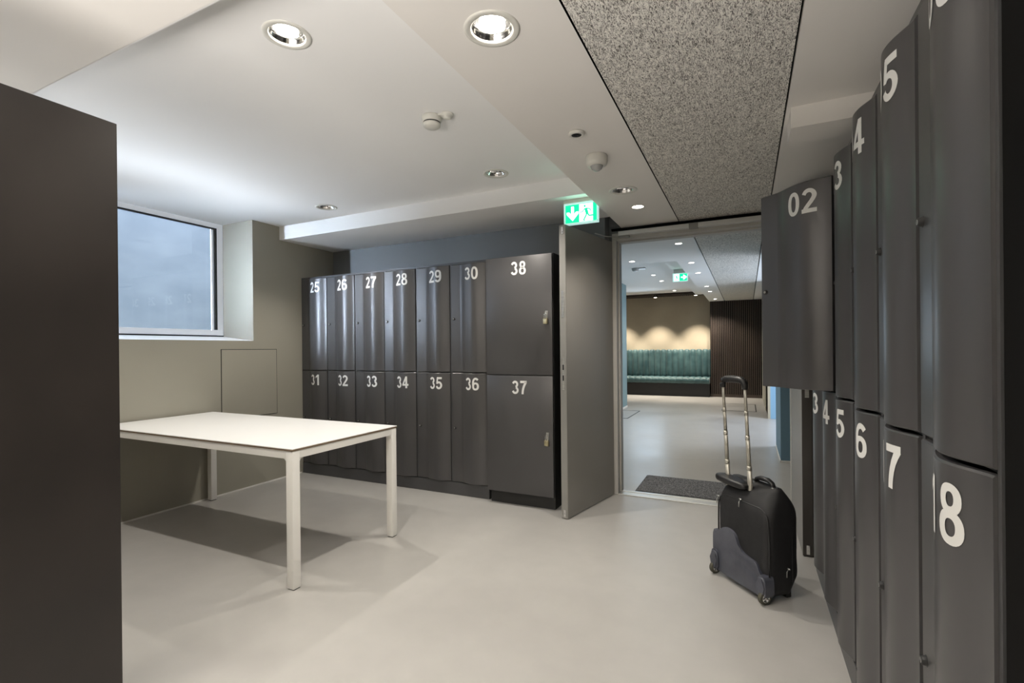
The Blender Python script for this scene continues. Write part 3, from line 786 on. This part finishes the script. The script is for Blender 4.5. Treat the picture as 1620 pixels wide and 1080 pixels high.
# front pocket (far side of the case) and piping
for yy, zt in ((.012, .455), (.15, .50)):
    b = B()
    pth = [(-.016, yy, .08), (-.018, yy, .3)] + [(.05 - .066 * math.cos(a), yy, zt - .07 + .07 * math.sin(a)) for a in [PI / 2 * i / 7 for i in range(8)]] + [(.28 + .06 * math.sin(a), yy, zt - .07 + .07 * math.cos(a)) for a in [PI / 2 * i / 7 for i in range(8)]] + [(.345, yy, .3), (.345, yy, .08)]
    b.tube(pth, .0045, 8)
    b.obj('piping', 'case_soft', t)
# moulded guard with hump outline
gp = [(-.03, .035), (-.034, .235), (-.02, .255), (.01, .235), (.025, .265), (.06, .288), (.115, .285), (.145, .262), (.165, .215), (.2, .195), (.245, .188), (.285, .185), (.305, .15), (.33, .12), (.352, .1), (.352, .035), (.3, .028), (.02, .028)]
b = B()
def smooth2(pts, it=2):
    for _ in range(it):
        q = []
        for i in range(len(pts)):
            p0, p1 = pts[i], pts[(i + 1) % len(pts)]
            q += [(p0[0] * .75 + p1[0] * .25, p0[1] * .75 + p1[1] * .25), (p0[0] * .25 + p1[0] * .75, p0[1] * .25 + p1[1] * .75)]
        pts = q
    return pts
gs = smooth2(gp)
b.prism(gs, -.016, .006, axis=1)
bmesh.ops.bevel(b.bm, geom=[e for e in b.bm.edges if abs(e.verts[0].co.y + .016) < 1e-5 and abs(e.verts[1].co.y + .016) < 1e-5], offset=.005, segments=3, affect='EDGES', profile=.5)
b.obj('moulded_guard', 'guard', t, auto=40)
for sx in (-1, 1):
    cx = -.012 if sx < 0 else .328
    b = B(); b.prism(smooth2([(cx - .026, .03), (cx - .026, .11), (cx - .018, .14), (cx + .018, .14), (cx + .028, .11), (cx + .028, .03)], 1), -.034, .03, axis=1)
    bmesh.ops.bevel(b.bm, geom=[e for e in b.bm.edges if e.verts[0].co.y < -.03 and e.verts[1].co.y < -.03], offset=.01, segments=3, affect='EDGES')
    b.obj('wheel_housing', 'guard', t, auto=40)
    wx = cx + sx * .008
    ry = Matrix.Translation((wx, -.012, .034)) @ Matrix.Rotation(R(90), 4, 'Y')
    b = B(); b.lathe([(.02, -.011), (.031, -.011), (.034, -.007), (.034, .007), (.031, .011), (.02, .011)], 32, mtx=ry)
    wh = b.obj('wheel', 'wheel', t)
    b = B(); b.lathe([(.021, .009), (.021, .0115), (.018, .0115), (.018, .006), (0, .006)], 24, mtx=ry); b.lathe([(.021, -.009), (.021, -.0115), (.018, -.0115), (.018, -.006), (0, -.006)], 24, mtx=ry)
    for k in range(6):
        a = 2 * PI * k / 6
        for s2 in (-1, 1):
            p = Vector((.0045, 0, 0)); d = Vector((.019 * math.cos(a), .019 * math.sin(a), s2 * .009))
            b.tube([ry @ Vector((0, 0, s2 * .009)), ry @ d], .003, 6)
    b.lathe([(0, .0125), (.005, .0125), (.006, .006)], 14, mtx=ry)
    b.lathe([(0, -.0125), (.005, -.0125), (.006, -.006)], 14, mtx=ry)
    b.obj('hub', 'chrome', wh)
for x in (.03, .3):
    b = B(); b.box(x - .02, x + .02, .14, .172, 0, .062, .005); b.obj('foot', 'rubber', t)
# telescopic handle
lean = lambda z: (-.012 * (z - .5) / .55, -.02 * (z - .5) / .55)
for x in (.0, .165):
    x += .012
    segs = [(.44, .64, .0145), (.64, .80, .0125), (.80, .93, .0105), (.93, 1.06, .009)]
    b = B()
    for a, e, r in segs:
        ax, ay = lean(a); ex, ey = lean(e)
        b.tube([(x + ax, .055 + ay, a), (x + ex, .055 + ey, e)], r, 14, flat=.75, up=(0, 1, 0))
    p = b.obj('handle_tube', 'tube', t)
    for a, e, r in segs[:3]:
        b = B(); ex, ey = lean(e)
        b.tube([(x + ex, .055 + ey, e - .022), (x + ex, .055 + ey, e + .001)], r + .0006, 14, flat=.78, up=(0, 1, 0))
        b.obj('collar', 'tube', p)
gx, gy = lean(1.07)
b = B(); x0, x1 = .012 + gx, .177 + gx; yy = .055 + gy
path = [(x0, yy, 1.045), (x0 - .001, yy, 1.065), (x0 + .006, yy, 1.083), (x0 + .025, yy, 1.092)] + [(x0 + .025 + (x1 - x0 - .05) * i / 8, yy, 1.092 + .003 * math.sin(PI * i / 8)) for i in range(1, 8)] + [(x1 - .025, yy, 1.092), (x1 - .006, yy, 1.083), (x1 + .001, yy, 1.065), (x1, yy, 1.045)]
b.tube(path, [.014, .016, .0175, .0185] + [.019] * 7 + [.0185, .0175, .016, .014], 16)
gr = b.obj('grip', 'case_soft', t)
b = B(); b.box((x0 + x1) / 2 - .018, (x0 + x1) / 2 + .018, yy - .008, yy + .008, 1.104, 1.112, .003); b.obj('release_button', 'lens', gr)
# padded flap, top carry handle, zip pulls
b = B()
fl = [(-.03, -.01), (-.035, .03), (-.01, .055), (.06, .06), (.13, .05), (.17, .035), (.172, .0), (.12, -.012), (.03, -.018)]
r0 = smooth2(fl, 2)
for k, (s_, dz) in enumerate(((.94, 0), (1, .008), (1, .018), (.94, .026), (.6, .029))):
    ring_ = [b.bm.verts.new((.068 + (x - .07) * s_ * 1.08, .035 + (y - .02) * s_ * 1.15, .515 + dz * 1.15 + .02 * (1 - (x + .03) / .2) * .6)) for x, y in r0]
    if k:
        for i in range(len(ring_)): b.bm.faces.new((prev[i], prev[(i + 1) % len(ring_)], ring_[(i + 1) % len(ring_)], ring_[i])).smooth = True
    else: b.bm.faces.new(ring_[::-1])
    prev = ring_
b.bm.faces.new(prev)
b.obj('padded_flap', 'case_soft', t)
b = B(); hp = [(.16, .10, .548), (.175, .10, .572), (.2, .10, .58), (.25, .10, .58), (.275, .10, .57), (.29, .10, .545)]
b.tube(hp, [.012, .014, .016, .016, .014, .011], 12, flat=.75); b.obj('carry_handle', 'case_soft', t)
for x, y, z in ((.165, .1, .548), (.29, .1, .545)):
    b = B(); b.box(x - .008, x + .008, y - .016, y + .016, z - .004, z + .008, .002); b.obj('handle_buckle', 'steel', t)
for x, y, z in ((-.012, .006, .43), (.16, .004, .462), (.352, .12, .16)):
    b = B(); b.tube([(x, y, z), (x + .003, y - .012, z - .008), (x + .004, y - .014, z - .035)], .0022, 8); b.tube([(x - .01, y, z + .004), (x + .01, y, z + .004)], .004, 8)
    b.obj('zip_pull', 'steel', t)
b = B(); b.box(-.03, .01, .1, .15, .44, .5, .012); b.obj('side_pocket', 'case', t, auto=50)

# ------------------------------------------------------------------ lights: added fills in well and behind camera, corridor daylight
def area(name, loc, rot, sx, sy, power, col):
    l = bpy.data.lights.new(name, 'AREA'); l.shape = 'RECTANGLE'; l.size = sx; l.size_y = sy; l.energy = power; l.color = col
    o = bpy.data.objects.new(name, l); C.objects.link(o); o.location = loc; o.rotation_euler = rot; return o
area('well_fill_low', (-5.5, 2.3, .85), (0, R(-124), 0), .8, 2.4, 44, (.84, .92, 1.)).data.spread = R(95)  # added unseen lamp below the sill, lifts the ceiling by the window
area('reveal_fill', (-5.0, 1.45, 1.9), (0, R(-90), R(71)), .9, .8, 130, (.68, .82, 1.)).data.spread = R(62)  # added unseen lamp aimed at the window reveal to brighten it
area('well_fill_high', (-5.15, .55, 2.3), (0, R(-68), 0), .8, .8, 28, (.72, .84, 1.))  # added unseen lamp, cool fill for the floor and locker highlights
area('rear_fill', (-1.2, -1.5, .9), (R(180), 0, 0), 2.2, 1.6, 175, (1., .95, .9)).data.spread = R(150)  # added fill without a fixture, brightens the ceiling from behind the camera
area('rear_fill_left', (-3.3, -.6, .9), (R(180), 0, 0), 1.2, 1.6, 14, (1., .97, .94)).data.spread = R(150)  # weaker added ceiling fill on the left, no fixture
area('corridor_daylight', (2.3, 8.4, 1.5), (0, R(82), 0), 1.6, 1.8, 72, (.78, .86, 1.))
area('corridor_blue_left', (-2.2, 12.0, 1.6), (R(-90), 0, 0), .8, 1.4, 6, (.6, .8, 1.))

w_ = bpy.data.worlds.new('sky'); sc.world = w_; w_.use_nodes = True
bg = w_.node_tree.nodes['Background']; bg.inputs['Color'].default_value = (.74, .85, 1., 1); bg.inputs['Strength'].default_value = 2.1

# ------------------------------------------------------------------ camera
cam = bpy.data.cameras.new('camera'); co = bpy.data.objects.new('camera', cam); C.objects.link(co)
X = Vector((0.90041254, 0.43493257, -0.00953551)); Yc = Vector((0.00792816, 0.00550993, 0.99995339)); Zc = Vector((0.43496483, -0.90044617, 0.00151299))
m = Matrix((X, Yc, Zc)).transposed().to_4x4(); m.translation = Vector((0, 0, 1.27))
co.matrix_world = m
cam.sensor_width = 36; cam.lens = 768.0858 / 1620 * 36; cam.shift_y = 13 / 1620; cam.clip_start = .02
sc.camera = co
sc.view_settings.view_transform = 'Standard'
sc.view_settings.look = 'None'
sc.view_settings.exposure = 0.72
sc.view_settings.gamma = 1.0
sc.cycles.max_bounces = 8; sc.cycles.diffuse_bounces = 5; sc.cycles.caustics_reflective = False; sc.cycles.caustics_refractive = False
sc.cycles.sample_clamp_indirect = 2.5; sc.cycles.blur_glossy = 1.; sc.cycles.glossy_bounces = 4
sc.cycles.use_denoising = True
